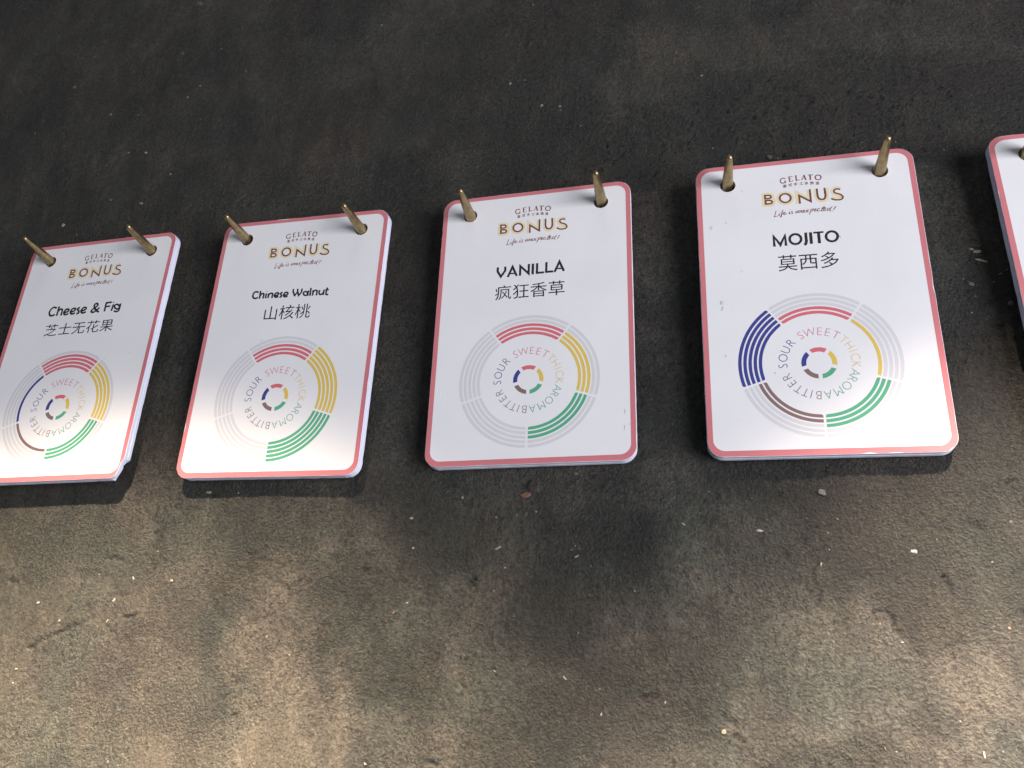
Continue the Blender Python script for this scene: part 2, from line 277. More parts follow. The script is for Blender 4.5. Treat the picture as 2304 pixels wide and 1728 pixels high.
CHIPS = [(68.6,-117.3,2.36,1.1,11.0,2),(58.3,-139.3,1.5,0.45,25.0,0),(90.5,-142.9,1.07,0.43,25.0,0),(61.6,-147.3,0.54,0.28,30.0,0),(41.4,-117.8,0.47,0.43,-1.0,0),(56.6,-126.5,0.59,0.28,-20.0,0),(73.3,-124.4,0.37,0.33,-1.0,0),(19.8,-126.5,0.87,0.59,-1.0,1),(22.1,-139.2,0.65,0.39,30.0,0),(21.7,-161.5,0.54,0.43,1.0,0),(16.1,-165.4,0.91,0.42,52.0,2),(89.4,-108.6,0.89,0.67,-2.0,3),(89.9,-138.7,0.46,0.2,45.0,0),(132.0,-130.2,0.89,0.35,-32.0,0),(66.2,-166.1,0.27,0.22,1.0,0),(91.7,-172.0,0.3,0.29,1.0,0),(59.8,-186.6,0.67,0.29,-40.0,0),(87.1,-188.4,0.99,0.36,-41.0,1),(100.6,-200.3,0.67,0.31,69.0,0),(96.1,-146.5,0.31,0.23,0.0,0),(113.0,-156.0,0.37,0.22,0.0,0),(123.5,-195.3,0.6,0.24,73.0,0),(11.4,-221.2,0.58,0.37,-50.0,1),(78.3,-189.7,0.52,0.31,2.0,3),(58.0,-113.5,0.49,0.22,41.0,3),(160.3,-133.1,1.34,0.49,-6.0,0),(213.0,-141.5,1.2,0.8,-11.0,0),(181.1,-145.8,0.73,0.3,71.0,1),(163.1,-128.9,0.32,0.3,-1.0,2),(143.3,-204.2,0.92,0.75,3.0,1),(224.8,-207.6,1.41,0.36,-90.0,0),(239.0,-167.7,0.54,0.52,1.0,2),(198.5,-166.8,0.49,0.21,65.0,0),(204.9,-172.9,0.61,0.27,-9.0,0),(219.3,-197.6,0.32,0.27,2.0,0),(221.1,-137.0,0.29,0.29,-0.0,0),(198.5,-207.8,0.42,0.24,3.0,1),(184.2,-118.6,1.99,1.17,-18.0,3),(195.1,-207.0,0.7,0.19,-87.0,2),(237.6,-145.2,0.43,0.35,-0.0,1),(184.4,-140.4,0.42,0.18,-77.0,0),(142.2,-117.3,0.45,0.23,-49.0,0),(152.4,-180.1,0.34,0.2,1.0,0),(-155.4,-163.5,0.89,0.59,1.0,0),(-108.5,-152.2,1.01,0.31,-50.0,0),(-116.1,-161.8,0.87,0.59,69.0,0),(-127.3,-150.5,0.41,0.32,0.0,0),(-116.9,-170.8,0.85,0.37,69.0,1),(-141.7,-171.1,0.82,0.49,1.0,1),(-88.7,-153.3,0.78,0.57,0.0,1),(-64.4,-113.9,0.45,0.37,-1.0,0),(-99.3,-140.2,0.4,0.27,-0.0,0),(-157.3,-191.9,0.71,0.43,2.0,1),(-80.1,-113.1,1.41,0.67,-1.0,1),(-94.7,-227.1,0.36,0.22,3.0,1),(-157.0,-197.7,0.46,0.3,2.0,0),(-169.7,95.7,0.9,1.01,54.0,0),(-182.6,98.0,0.58,0.59,-8.0,0),(-204.4,130.6,1.1,1.12,-9.0,3),(-238.9,157.9,1.3,1.35,-10.0,3),(-183.7,126.5,1.19,0.41,-9.0,3),(-115.7,149.7,0.85,0.61,-10.0,2),(-145.2,143.5,0.58,0.62,-10.0,1),(-151.9,135.8,0.58,0.54,-10.0,0),(-148.2,77.0,0.64,0.75,45.0,0),(-185.1,64.2,0.9,0.74,-7.0,3),(-162.7,58.6,1.51,0.86,-21.0,1),(-212.6,49.8,1.19,1.26,61.0,0),(-164.4,173.1,0.86,0.8,-11.0,3),(-137.2,172.3,0.8,0.59,74.0,3),(-254.4,133.6,0.58,0.58,-9.0,2),(-257.2,123.7,0.58,0.58,-9.0,2),(-200.4,41.2,0.67,0.54,-6.0,3),(-162.8,216.9,2.54,1.57,-12.0,4),(49.9,109.9,0.89,0.59,67.0,0),(67.7,91.5,0.65,0.65,-10.0,0),(77.2,89.8,0.96,0.58,-16.0,0),(77.3,87.7,0.96,0.48,-16.0,3),(59.8,166.1,0.76,0.63,-12.0,3),(-30.9,169.7,0.53,0.53,-12.0,0),(148.9,97.5,0.47,0.42,-10.0,0),(88.1,75.3,0.75,0.42,-9.0,3),(53.7,137.6,0.28,0.3,-11.0,0),(57.4,111.2,0.81,0.8,-10.0,4),(148.6,97.5,0.55,0.42,-10.0,0),(160.8,125.8,0.4,0.44,-12.0,3),(174.0,137.6,0.36,0.39,-12.0,3),(152.0,50.8,0.37,0.38,-8.0,0),(231.2,43.6,0.33,0.36,-9.0,0),(177.1,42.4,1.21,1.2,-8.0,4),(216.9,44.9,0.61,0.32,-9.0,3),(252.1,-16.2,0.91,0.56,1.0,1),(254.1,-17.5,1.67,0.74,1.0,1),(255.2,-22.1,2.62,0.55,-24.0,1),(263.6,-26.9,0.64,0.33,35.0,1),(260.8,-28.8,0.89,0.29,19.0,1),(257.6,-32.5,0.57,0.28,30.0,0),(249.4,-32.7,1.11,0.91,-12.0,3),(250.0,-38.4,0.63,0.29,14.0,3),(247.4,-45.8,0.41,0.26,-5.0,0),(262.0,-42.7,1.13,1.17,-5.0,4),(246.9,-30.0,0.28,0.24,-5.0,0)]
GROOVES = [([(-41.35,-151.04),(-37.59,-153.9),(-32.94,-156.97)],
0.5,0.55),([(-55.18,-137.96),(-46.9,-143.95),(-42.55,-144.79)],
0.5,0.3),([(-175.24,-144.74),(-173.37,-152.87),(-167.88,-159.06)],
0.9,0.4),([(-152.83,-183.55),(-145.49,-178.0),(-138.19,-175.36),(-130.25,-171.64)],
1.4,0.5),([(-108.04,-169.04),(-102.3,-166.72)],
1.0,0.5),([(-124.99,-143.87),(-117.41,-143.44)],
1.0,0.4),([(-117.56,-170.43),(-115.58,-173.71),(-110.93,-176.09)],
0.7,0.3),([(-51.5,-204.51),(-48.05,-206.2)],
1,0.5),([(-80.45,-114.05),(-77.78,-114.75)],
0.8,0.7),([(-85.67,-136.06),(-82.63,-140.45)],
0.7,0.3),([(175.61,-136.15),(177.95,-144.17),(178.76,-151.99),(178.72,-160.68)],
0.9,0.5),([(231.88,-131.23),(234.58,-132.19),(236.63,-133.91)],
0.8,0.8),([(222.44,-151.09),(223.85,-156.15)],
1.2,0.6),([(197.92,-163.62),(200.86,-163.11),(202.6,-164.42),(202.99,-168.72),(205.33,-172.27)],
1.1,0.6),([(217.94,-174.57),(222.2,-172.55),(225.39,-171.53)],
1.2,0.6),([(178.15,-130.99),(180.21,-131.16)],
1,0.6),([(233.81,-119.27),(234.36,-121.86)],
0.7,0.5),([(247.28,-115.52),(248.29,-115.17)],
0.8,0.7),([(144.79,-197.57),(144.58,-201.37),(149.23,-200.55)],
0.9,0.4),([(240.8,-163.85),(244.5,-162.51)],
1.5,0.6),([(147.62,-205.61),(149.84,-206.44)],
1,0.6),([(166.36,-139.04),(168.89,-141.98)],
0.8,0.4),([(25.2,-133.02),(28.06,-134.28)],
1,0.8),([(47.06,-153.04),(48.72,-153.57)],
1,0.8),([(46.92,-191.71),(48.19,-193.07)],
0.9,0.8),([(44.24,-143.24),(45.13,-147.2)],
0.9,0.6),([(1.46,-148.06),(3.79,-149.27)],
0.9,0.6),([(116.81,-193.43),(120.27,-193.83)],
0.8,0.6),([(37.9,-219.85),(39.51,-220.75)],
0.8,0.7)]

# ------------------------------------------------------------------ wall
def vnoise(X, Y, freq, seed):
    """smooth value noise on numpy grids"""
    rs = np.random.RandomState(seed); N = 256; T = rs.rand(N, N)
    x = X * freq + 1000; y = Y * freq + 1000; xi = np.floor(x).astype(int); yi = np.floor(y).astype(int); fx = x - xi; fy = y - yi
    fx = fx ** 3 * (fx * (6 * fx - 15) + 10); fy = fy ** 3 * (fy * (6 * fy - 15) + 10)
    g = lambda a, b: T[a % N, b % N]
    return (g(xi, yi) * (1 - fx) + g(xi + 1, yi) * fx) * (1 - fy) + (g(xi, yi + 1) * (1 - fx) + g(xi + 1, yi + 1) * fx) * fy - 0.5

def seg_dist(X, Y, P):
    D = np.full(X.shape, 1e9)
    for (ax, ay), (bx, by) in zip(P[:-1], P[1:]):
        dx, dy = bx - ax, by - ay; t = np.clip(((X - ax) * dx + (Y - ay) * dy) / (dx * dx + dy * dy), 0, 1)
        D = np.minimum(D, np.hypot(X - ax - t * dx, Y - ay - t * dy))
    return D

def relief(X, Y):
    """X, Y in mm -> (height mm, tone, roughness patch)"""
    wx = X + 9 * vnoise(X, Y, 1 / 22., 90) + 3 * vnoise(X, Y, 1 / 7., 92); wy = Y + 9 * vnoise(X, Y, 1 / 22., 91) + 3 * vnoise(X, Y, 1 / 7., 93)
    patch = vnoise(wx, wy, 1 / 62., 1) + 0.6 * vnoise(wx, wy, 1 / 27., 2) + 0.3 * vnoise(wx, wy, 1 / 11., 3)   # rough or trowelled
    rough = np.clip(0.55 + 1.7 * patch, 0.06, 1.25)
    # the lower right of the wall is coarser, the left has smooth trowelled fields
    rough = np.maximum(rough, .22) * (0.85 + 0.55 * np.clip((X - 20) / 200., -0.5, 1))
    h = 0.85 * vnoise(X, Y, 1 / 70., 4) + 0.55 * vnoise(wx, wy, 1 / 30., 5) + 0.30 * vnoise(wx, wy, 1 / 13., 6)
    g1 = vnoise(X + .4 * Y, Y, 1 / 4.6, 7); g2 = vnoise(X, Y + .3 * X, 1 / 2.3, 8); g3 = vnoise(X, Y, 1 / 1.35, 9)
    h += rough * (0.38 * g1 + 0.38 * g2 + 0.34 * g3)
    pit = np.clip(vnoise(X, Y, 1 / 2.9, 10) + 0.25 * g3 - 0.30, 0, 1); h -= rough * 2.4 * pit
    # trowel edges: long shallow steps
    st = vnoise(wx * 0.6, wy, 1 / 44., 11); h += 0.30 * np.tanh((st - 0.08) * 30) * np.clip(rough, .3, .8)
    st2 = vnoise(wx + .5 * wy, wy * .7, 1 / 23., 15); h += 0.20 * np.tanh((st2 - 0.12) * 22)
    tone = 1.06 + 0.30 * (0.5 - np.clip(rough, 0, 1)) + 0.26 * vnoise(wx, wy, 1 / 55., 12) + 0.28 * vnoise(wx, wy, 1 / 19., 13) + 0.22 * vnoise(X, Y, 1 / 6., 14)
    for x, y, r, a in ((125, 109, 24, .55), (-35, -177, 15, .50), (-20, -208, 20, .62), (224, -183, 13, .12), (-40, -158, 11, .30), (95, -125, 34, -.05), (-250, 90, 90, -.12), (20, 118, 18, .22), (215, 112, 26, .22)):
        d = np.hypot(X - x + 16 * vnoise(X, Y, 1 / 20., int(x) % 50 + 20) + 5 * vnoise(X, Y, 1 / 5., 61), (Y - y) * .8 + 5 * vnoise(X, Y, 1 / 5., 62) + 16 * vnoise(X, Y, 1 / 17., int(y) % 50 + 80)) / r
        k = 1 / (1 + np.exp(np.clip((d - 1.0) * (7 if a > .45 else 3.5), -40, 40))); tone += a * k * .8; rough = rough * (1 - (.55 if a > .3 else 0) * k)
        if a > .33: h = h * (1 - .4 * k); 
    h *= 1.0
    near = (X > -420) & (X < 420) & (Y > -320) & (Y < 360)
    if near.any():
        xs = X[near]; ys = Y[near]; hh = h[near]; tt = tone[near]
        jx = xs + 3.2 * vnoise(xs, ys, 1 / 5., 30) + 1.6 * vnoise(xs, ys, 1 / 1.6, 31); jy = ys + 3.2 * vnoise(xs, ys, 1 / 5., 32) + 1.6 * vnoise(xs, ys, 1 / 1.6, 33)
        for P, w, d in GROOVES:
            D = seg_dist(jx, jy, P); w = max(w * .75, .68); k = np.exp(-(D / w) ** 2) * (0.55 + 1.3 * (vnoise(xs, ys, 1 / 3.5, 34) + .3)); k = k * np.clip(.85 + 1.2 * (vnoise(xs, ys, 1 / 4., 35) + .35), 0, 1.2); hh = hh - d * 1.25 * np.clip(k, 0, 1.1); tt = tt - .72 * np.clip(k, 0, 1)
        # old plugs and a nub in the plaster
        for x, y, r, a in ((-203.7, 96.8, 13, .5), (101.4, 60.8, 11, .7)):
            D = np.hypot(jx - x, (jy - y) * 1.15); hh = hh - a * np.exp(-((D - r) / 1.6) ** 2) * (0.3 + np.clip(-(jy - y) / r, 0, 1)) + .25 * a * (D < r)
        D = np.hypot(xs - 71.8, ys + 113.8); hh = hh + 1.1 * np.clip(1 - (D / 3.0) ** 2, 0, 1) ** .6
        h[near] = hh; tone[near] = tt
    return h, tone, rough

def build_wall():
    def axis(lo, hi, step, far):
        a = np.arange(lo, hi + step / 2, step); L = [a[0]]; s = step
        while L[-1] > -far: s *= 1.22; L.append(L[-1] - s)
        Rr = [a[-1]]; s = step
        while Rr[-1] < far: s *= 1.22; Rr.append(Rr[-1] + s)
        return np.concatenate([L[::-1], a[1:-1], Rr])
    xs = axis(-362, 330, 0.66, 1300); ys = axis(-252, 285, 0.66, 1000)
    nx, ny = len(xs), len(ys); X, Y = np.meshgrid(xs, ys)
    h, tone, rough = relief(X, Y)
    h = np.minimum(h - 0.35, 0.12 + 0.15 * np.tanh(h))
    far = np.clip((np.maximum(np.abs(X) - 380, np.abs(Y) - 320)) / 200, 0, 1); h = h * (1 - far)
    co = np.empty((nx * ny, 3), np.float32); co[:, 0] = X.ravel() * 1e-3; co[:, 1] = -h.ravel() * 1e-3; co[:, 2] = Y.ravel() * 1e-3
    idx = np.arange(nx * ny).reshape(ny, nx)
    q = np.stack([idx[:-1, :-1], idx[:-1, 1:], idx[1:, 1:], idx[1:, :-1]], -1).reshape(-1, 4).astype(np.int32)
    me = bpy.data.meshes.new('wall'); me.vertices.add(nx * ny); me.vertices.foreach_set('co', co.ravel())
    me.loops.add(q.size); me.loops.foreach_set('vertex_index', q.ravel())
    me.polygons.add(len(q)); me.polygons.foreach_set('loop_start', np.arange(0, q.size, 4, dtype=np.int32))
    me.polygons.foreach_set('use_smooth', np.ones(len(q), bool)); me.update(calc_edges=True)
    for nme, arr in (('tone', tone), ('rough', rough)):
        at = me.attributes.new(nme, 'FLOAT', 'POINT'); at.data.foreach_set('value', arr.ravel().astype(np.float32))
    return me

def wall_material():
    m = mat('dark_plaster', (0.05, 0.05, 0.046), 0.6, 0, 0.5); T = m.node_tree; L = T.links; b = T.nodes['Principled BSDF']
    geo = nn(m, 'ShaderNodeNewGeometry'); P = geo.outputs['Position']
    tone = nn(m, 'ShaderNodeAttribute', attribute_name='tone'); rg = nn(m, 'ShaderNodeAttribute', attribute_name='rough')
    def noise(scale, detail=4, rough=.55, dist=0.0):
        n = nn(m, 'ShaderNodeTexNoise'); n.inputs['Scale'].default_value = scale; n.inputs['Detail'].default_value = detail
        n.inputs['Roughness'].default_value = rough; n.inputs['Distortion'].default_value = dist; L.new(P, n.inputs['Vector']); return n.outputs['Fac']
    def rng(src, a, c, lo, hi):
        r = nn(m, 'ShaderNodeMapRange'); r.inputs['From Min'].default_value = a; r.inputs['From Max'].default_value = c
        r.inputs['To Min'].default_value = lo; r.inputs['To Max'].default_value = hi; L.new(src, r.inputs['Value']); return r.outputs[0]
    def mul(a, c, op='MULTIPLY'):
        k = nn(m, 'ShaderNodeMath', operation=op)
        for i, s in enumerate((a, c)):
            if isinstance(s, (int, float)): k.inputs[i].default_value = s
            else: L.new(s, k.inputs[i])
        return k.outputs[0]
    def mix(f, a, c):
        k = nn(m, 'ShaderNodeMix', data_type='RGBA')
        if isinstance(f, (int, float)): k.inputs[0].default_value = f
        else: L.new(f, k.inputs[0])
        for i, s in ((6, a), (7, c)):
            if isinstance(s, tuple): k.inputs[i].default_value = (*s, 1)
            else: L.new(s, k.inputs[i])
        return k.outputs[2]
    # hue: neutral green-grey with rusty brown and bluish clouds
    c = mix(rng(noise(17, 5, .6, .6), .42, .62, 0, 1), (0.0247, 0.0264, 0.0197), (0.0312, 0.0266, 0.0198))
    c = mix(rng(noise(31, 4, .6, .4), .56, .70, 0, .8), c, (0.0235, 0.0262, 0.0205))
    c = mix(rng(noise(70, 4, .65, .3), .60, .76, 0, .6), c, (0.0370, 0.0275, 0.0200))
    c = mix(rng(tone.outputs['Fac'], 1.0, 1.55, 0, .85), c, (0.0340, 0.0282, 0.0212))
    # grain: sand grains light and dark
    g = rng(noise(1100, 3, .75), .28, .74, .45, 1.60)
    g2 = rng(noise(520, 4, .7), .28, .72, .58, 1.48)
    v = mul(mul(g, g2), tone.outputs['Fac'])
    # darker colour in the small pits of the rough fields
    pn = noise(560, 4, .85); clus = rng(noise(36, 4, .7), .40, .62, .25, 1.0)
    pd = mul(mul(rng(pn, .55, .64, 0, 1), clus), rng(rg.outputs['Fac'], .25, .9, .15, 1.0))
    v = mul(v, rng(pd, 0, 1, 1.0, .30))
    # glints of sand, painted into the colour as brighter grains
    gl = rng(noise(1500, 2, .6), .66, .74, 0, 1.1); v = mul(v, mul(gl, 1.0, 'ADD'))
    # trowel smears: broad drawn-out lighter and darker streaks in two directions
    for rz, sx_, sz_, a_, c_, lo_, hi_ in ((0.5, 50, 19, .38, .66, .84, 1.24), (-0.9, 70, 22, .44, .70, .90, 1.26), (0.15, 330, 70, .35, .7, .92, 1.10)):
        ms = nn(m, 'ShaderNodeMapping'); ms.inputs['Rotation'].default_value = (0, rz, 0); ms.inputs['Scale'].default_value = (sx_, 1, sz_); L.new(P, ms.inputs['Vector'])
        nz = nn(m, 'ShaderNodeTexNoise'); nz.inputs['Scale'].default_value = 1.0; nz.inputs['Detail'].default_value = 5; nz.inputs['Roughness'].default_value = .62; nz.inputs['Distortion'].default_value = .5
        L.new(ms.outputs[0], nz.inputs['Vector']); v = mul(v, rng(nz.outputs['Fac'], a_, c_, lo_, hi_))
    # pale dusty scratches running up and down, here and there
    mp = nn(m, 'ShaderNodeMapping'); mp.inputs['Scale'].default_value = (900, 900, 28); L.new(P, mp.inputs['Vector'])
    ns = nn(m, 'ShaderNodeTexNoise'); ns.inputs['Scale'].default_value = 1.0; ns.inputs['Detail'].default_value = 2; L.new(mp.outputs[0], ns.inputs['Vector'])
    sc = mul(rng(ns.outputs['Fac'], .62, .74, 0, 1), rng(noise(13, 3), .55, .66, 0, .55))
    v = mul(v, mul(sc, 1.0, 'ADD'))
    sv = nn(m, 'ShaderNodeVectorMath', operation='SCALE'); L.new(c, sv.inputs[0]); L.new(v, sv.inputs['Scale'])
    # tiny pale specks of shell and stone in the plaster
    vo = nn(m, 'ShaderNodeTexVoronoi'); vo.inputs['Scale'].default_value = 260; L.new(P, vo.inputs['Vector'])
    sel = nn(m, 'ShaderNodeSeparateColor'); L.new(vo.outputs['Color'], sel.inputs[0])
    s1 = mul(rng(vo.outputs['Distance'], .07, .15, 1, 0), rng(sel.outputs[0], .982, .99, 0, .8))
    vo2 = nn(m, 'ShaderNodeTexVoronoi'); vo2.inputs['Scale'].default_value = 720; L.new(P, vo2.inputs['Vector'])
    se2 = nn(m, 'ShaderNodeSeparateColor'); L.new(vo2.outputs['Color'], se2.inputs[0])
    s2 = mul(rng(vo2.outputs['Distance'], .14, .30, .8, 0), rng(se2.outputs[0], .965, .99, 0, .8))
    c = mix(s1, sv.outputs[0], (0.20, 0.185, 0.15)); c = mix(s2, c, (0.13, 0.12, 0.09))
    L.new(c, b.inputs['Base Color'])
    L.new(rng(noise(600, 3), .3, .7, .46, .78), b.inputs['Roughness'])
    gv = nn(m, 'ShaderNodeTexVoronoi'); gv.inputs['Scale'].default_value = 820; gv.inputs['Randomness'].default_value = 1.0
    # warp the lookup so that the grains are ragged
    wn = nn(m, 'ShaderNodeTexNoise'); wn.inputs['Scale'].default_value = 900; L.new(P, wn.inputs['Vector'])
    wv = nn(m, 'ShaderNodeVectorMath', operation='SCALE'); L.new(wn.outputs['Color'], wv.inputs[0]); wv.inputs['Scale'].default_value = 0.0012
    wa = nn(m, 'ShaderNodeVectorMath', operation='ADD'); L.new(P, wa.inputs[0]); L.new(wv.outputs[0], wa.inputs[1]); L.new(wa.outputs[0], gv.inputs['Vector'])
    pits = rng(pn, .55, .67, 0, -1.3)
    h = mul(rng(gv.outputs['Distance'], 0, .8, .5, 0), noise(1400, 4, .8), 'ADD')
    h = mul(h, pits, 'ADD')
    h = mul(h, rng(rg.outputs['Fac'], .05, .9, .10, 1.0))
    bp = nn(m, 'ShaderNodeBump'); bp.inputs['Strength'].default_value = 1.0; bp.inputs['Distance'].default_value = 0.0014
    L.new(h, bp.inputs['Height']); L.new(bp.outputs[0], b.inputs['Normal'])
    return m

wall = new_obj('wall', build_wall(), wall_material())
tag(wall, kind='structure', label='dark grey rough plaster wall behind the hanging cards')

# ------------------------------------------------------------------ pale chips bedded in the plaster (pieces of the wall)
def chip_mat(name, c):
    m = mat(name, c, 0.55); L = m.node_tree.links; n = nn(m, 'ShaderNodeTexNoise'); n.inputs['Scale'].default_value = 700
    geo = nn(m, 'ShaderNodeNewGeometry'); L.new(geo.outputs['Position'], n.inputs['Vector'])
    v = nn(m, 'ShaderNodeVectorMath', operation='SCALE'); v.inputs[0].default_value = c
    r = nn(m, 'ShaderNodeMapRange'); r.inputs['To Min'].default_value = .5; r.inputs['To Max'].default_value = 1.35; L.new(n.outputs['Fac'], r.inputs['Value'])
    L.new(r.outputs[0], v.inputs['Scale']); L.new(v.outputs[0], m.node_tree.nodes['Principled BSDF'].inputs['Base Color']); return m
M_CHIP = [chip_mat('shell_chip', (0.25, 0.24, 0.205)), chip_mat('straw_chip', (0.24, 0.215, 0.14)), chip_mat('brick_chip', (0.16, 0.085, 0.055)), chip_mat('slate_chip', (0.095, 0.10, 0.10)), chip_mat('dull_chip', (0.085, 0.075, 0.07))]
rnd = random.Random(5)
for cx, cy, a, c_, ang, kind in CHIPS:
    n = 9; ring = []
    ph = rnd.random() * 6
    for k in range(n):
        t = 2 * math.pi * k / n; r = rnd.uniform(.72, 1.12)
        ring.append((a * math.copysign(abs(math.cos(t)) ** .8, math.cos(t)) * r, c_ * math.copysign(abs(math.sin(t)) ** .8, math.sin(t)) * r))
    ca, sa = math.cos(math.radians(ang)), math.sin(math.radians(ang))
    th = 0.16 + 0.18 * min(a, c_) ** .5
    hc = float(relief(np.array([[float(cx)]]), np.array([[float(cy)]]))[0][0, 0]); hc = min(hc - .35, .12 + .15 * math.tanh(hc))
    V = []
    for lvl, s in ((-0.35, 1.05), (th * .6, 1.0), (th, .68)):
        for (x, y) in ring:
            X, Y = x * s, y * s; V.append(((X * ca - Y * sa) * 1e-3, -(lvl + (rnd.uniform(-.06, .06) if s < 1.02 else 0)) * 1e-3, (X * sa + Y * ca) * 1e-3))
    F = []
    for l in range(2):
        for k in range(n):
            F.append((l * n + k, l * n + (k + 1) % n, (l + 1) * n + (k + 1) % n, (l + 1) * n + k))
    F.append(tuple(2 * n + k for k in range(n)))
    me = mesh_from('plaster_chip', V, F)
    o = new_obj('plaster_chip', me, M_CHIP[kind], wall); o.location = G(cx * 1e-3, cy * 1e-3, hc * 1e-3)

# ------------------------------------------------------------------ cards
W, H, HX, HY = 90.0, 135.28, 31.3, 10.34
T0, B0 = HY, HY - H

def rrect(x0, y0, x1, y1, r, n=8):
    P = []
    for cx, cy, a0 in ((x1 - r, y1 - r, 0), (x0 + r, y1 - r, 90), (x0 + r, y0 + r, 180), (x1 - r, y0 + r, 270)):
        for k in range(n + 1):
            a = math.radians(a0 + 90 * k / n); P.append((cx + r * math.cos(a), cy + r * math.sin(a)))
    return P          # counter-clockwise, first point on the right side near the top

def circle(cx, cy, r, n=28):
    return [(cx + r * math.cos(2 * math.pi * k / n), cy + r * math.sin(2 * math.pi * k / n)) for k in range(n)]

def sheet_mesh(outer, holes, ztop, zbot, dx=0.0, dy=0.0, bevel=0.12):
    """one board of the card: rounded outline, two punched holes, softened rims"""
    V = []; F = []; M = []
    def inset(P, d):
        n = len(P); out = []
        for i in range(n):
            a, b, c = P[i - 1], P[i], P[(i + 1) % n]
            e1 = (b[0] - a[0], b[1] - a[1]); e2 = (c[0] - b[0], c[1] - b[1]); l1 = math.hypot(*e1) or 1; l2 = math.hypot(*e2) or 1
            nx = -(e1[1] / l1 + e2[1] / l2); ny = (e1[0] / l1 + e2[0] / l2); l = math.hypot(nx, ny) or 1
            out.append((b[0] + nx / l * d, b[1] + ny / l * d))
        return out
    loops = [outer] + [h[::-1] for h in holes]       # material lies to the left of every loop
    tops = [inset(l, bevel) for l in loops]
    for zz, up in ((ztop, True), (zbot, False)):
        b = len(V)
        for l in tops: V += [(x + dx, y + dy, zz) for x, y in l]
        for t in tessellate_polygon([[Vector((x, y, 0)) for x, y in l] for l in tops]):
            p, q, r = [Vector(V[b + i]) for i in t]
            if ((q - p).cross(r - p).z > 0) != up: t = t[::-1]
            F.append(tuple(b + i for i in t)); M.append(0 if up else 1)
    for l, tp in zip(loops, tops):
        n = len(l); b = len(V)
        for P, zz in ((tp, ztop), (l, ztop - bevel), (l, zbot + bevel), (tp, zbot)):
            V += [(x + dx, y + dy, zz) for x, y in P]
        for r in range(3):
            for k in range(n):
                k2 = (k + 1) % n; F.append((b + r * n + k, b + (r + 1) * n + k, b + (r + 1) * n + k2, b + r * n + k2)); M.append(1)
    me = mesh_from('sheet', [(x * 1e-3, y * 1e-3, z * 1e-3) for x, y, z in V], F)
    me.polygons.foreach_set('material_index', M)
    return me

CX, CY = -0.6, -87.05
def arc_bar(pr, k, sec, r0=21.6, step=1.99, bw=1.34, gap=0.47, nb=5, rc=0.75):
    ri = r0 + step * k; ro = ri + bw; mid = math.radians(90 - 72 * sec)
    rm = (ri + ro) / 2; half = math.radians(36) - math.asin(gap / rm)
    L = half * rm; S = [0, .06, .15, .3, .5, .75]
    ss = S + [1.2 + (2 * L - 2.4) * i / 22 for i in range(23)] + [2 * L - s for s in S[::-1]]
    V = []; F = []
    for s in ss:
        e = min(s, 2 * L - s); cut = rc - math.sqrt(max(rc * rc - (rc - e) ** 2, 0)) if e < rc else 0
        a = mid + half - s / rm
        rin = ri + (cut if k == 0 else 0); rout = ro - (cut if k == nb - 1 else 0)
        # the gap has parallel sides: correct the angle for each radius near the ends
        for r in (rin, rout):
            hh = math.radians(36) - math.asin(gap / r); aa = mid + (a - mid) * hh / half
            V.append(((CX + r * math.cos(aa)) * 1e-3, (CY + r * math.sin(aa)) * 1e-3))
    for i in range(len(ss) - 1): F.append((2 * i, 2 * i + 2, 2 * i + 3, 2 * i + 1))
    F = [f[::-1] if ((V[f[1]][0]-V[f[0]][0])*(V[f[2]][1]-V[f[0]][1])-(V[f[1]][1]-V[f[0]][1])*(V[f[2]][0]-V[f[0]][0])) < 0 else f for f in F]
    pr.add_mesh(V, F); pr.z -= 3e-6

WORDS = ['SWEET', 'THICK', 'AROMA', 'BITTER', 'SOUR']
ANG = [[116.1, 100.9, 84.6, 71.9, 58.0], [43.6, 30.0, 18.9, 7.6, -6.2], [-20.9, -33.2, -47.6, -64.0, -81.0], [-95.9, -107.0, -116.7, -128.7, -142.6, -156.6], [-177.4, 168.0, 152.6, 136.9]]

def ring_word(pr, i):
    for ch, a in zip(WORDS[i], ANG[i]):
        V, F = glyphs(ch, -0.017); lo, hi = V.min(0), V.max(0); cap = 0.7
        V0, _ = glyphs('H', -0.017); cap = V0[:, 1].max() - V0[:, 1].min(); base = V0[:, 1].min()
        s = 3.35 / cap; mx = (lo[0] + hi[0]) / 2; t = math.radians(a - 90); c, sn = math.cos(t), math.sin(t)
        out = []
        for x, y in V:
            X = (x - mx) * s * 0.90; Y = 12.05 + (y - base) * s
            out.append(((CX + X * c - Y * sn) * 1e-3, (CY + X * sn + Y * c) * 1e-3))
        pr.add_mesh(out, F)

NICK = [(45.0, -114.33), (44.68, -115.76), (43.67, -117.41), (43.31, -119.36), (42.81, -121.28), (42.33, -122.95), (41.53, -124.03), (40.14, -124.75), (38.57, -124.94)]
NICK_BACK = [(45.0, -113.2), (44.9, -115.2), (43.3, -116.2), (42.0, -117.6), (42.05, -118.9), (41.3, -121.0), (40.3, -122.8), (39.5, -124.9)]

def punch(P, cx, cy, r=3.05): return circle(cx, cy, r)

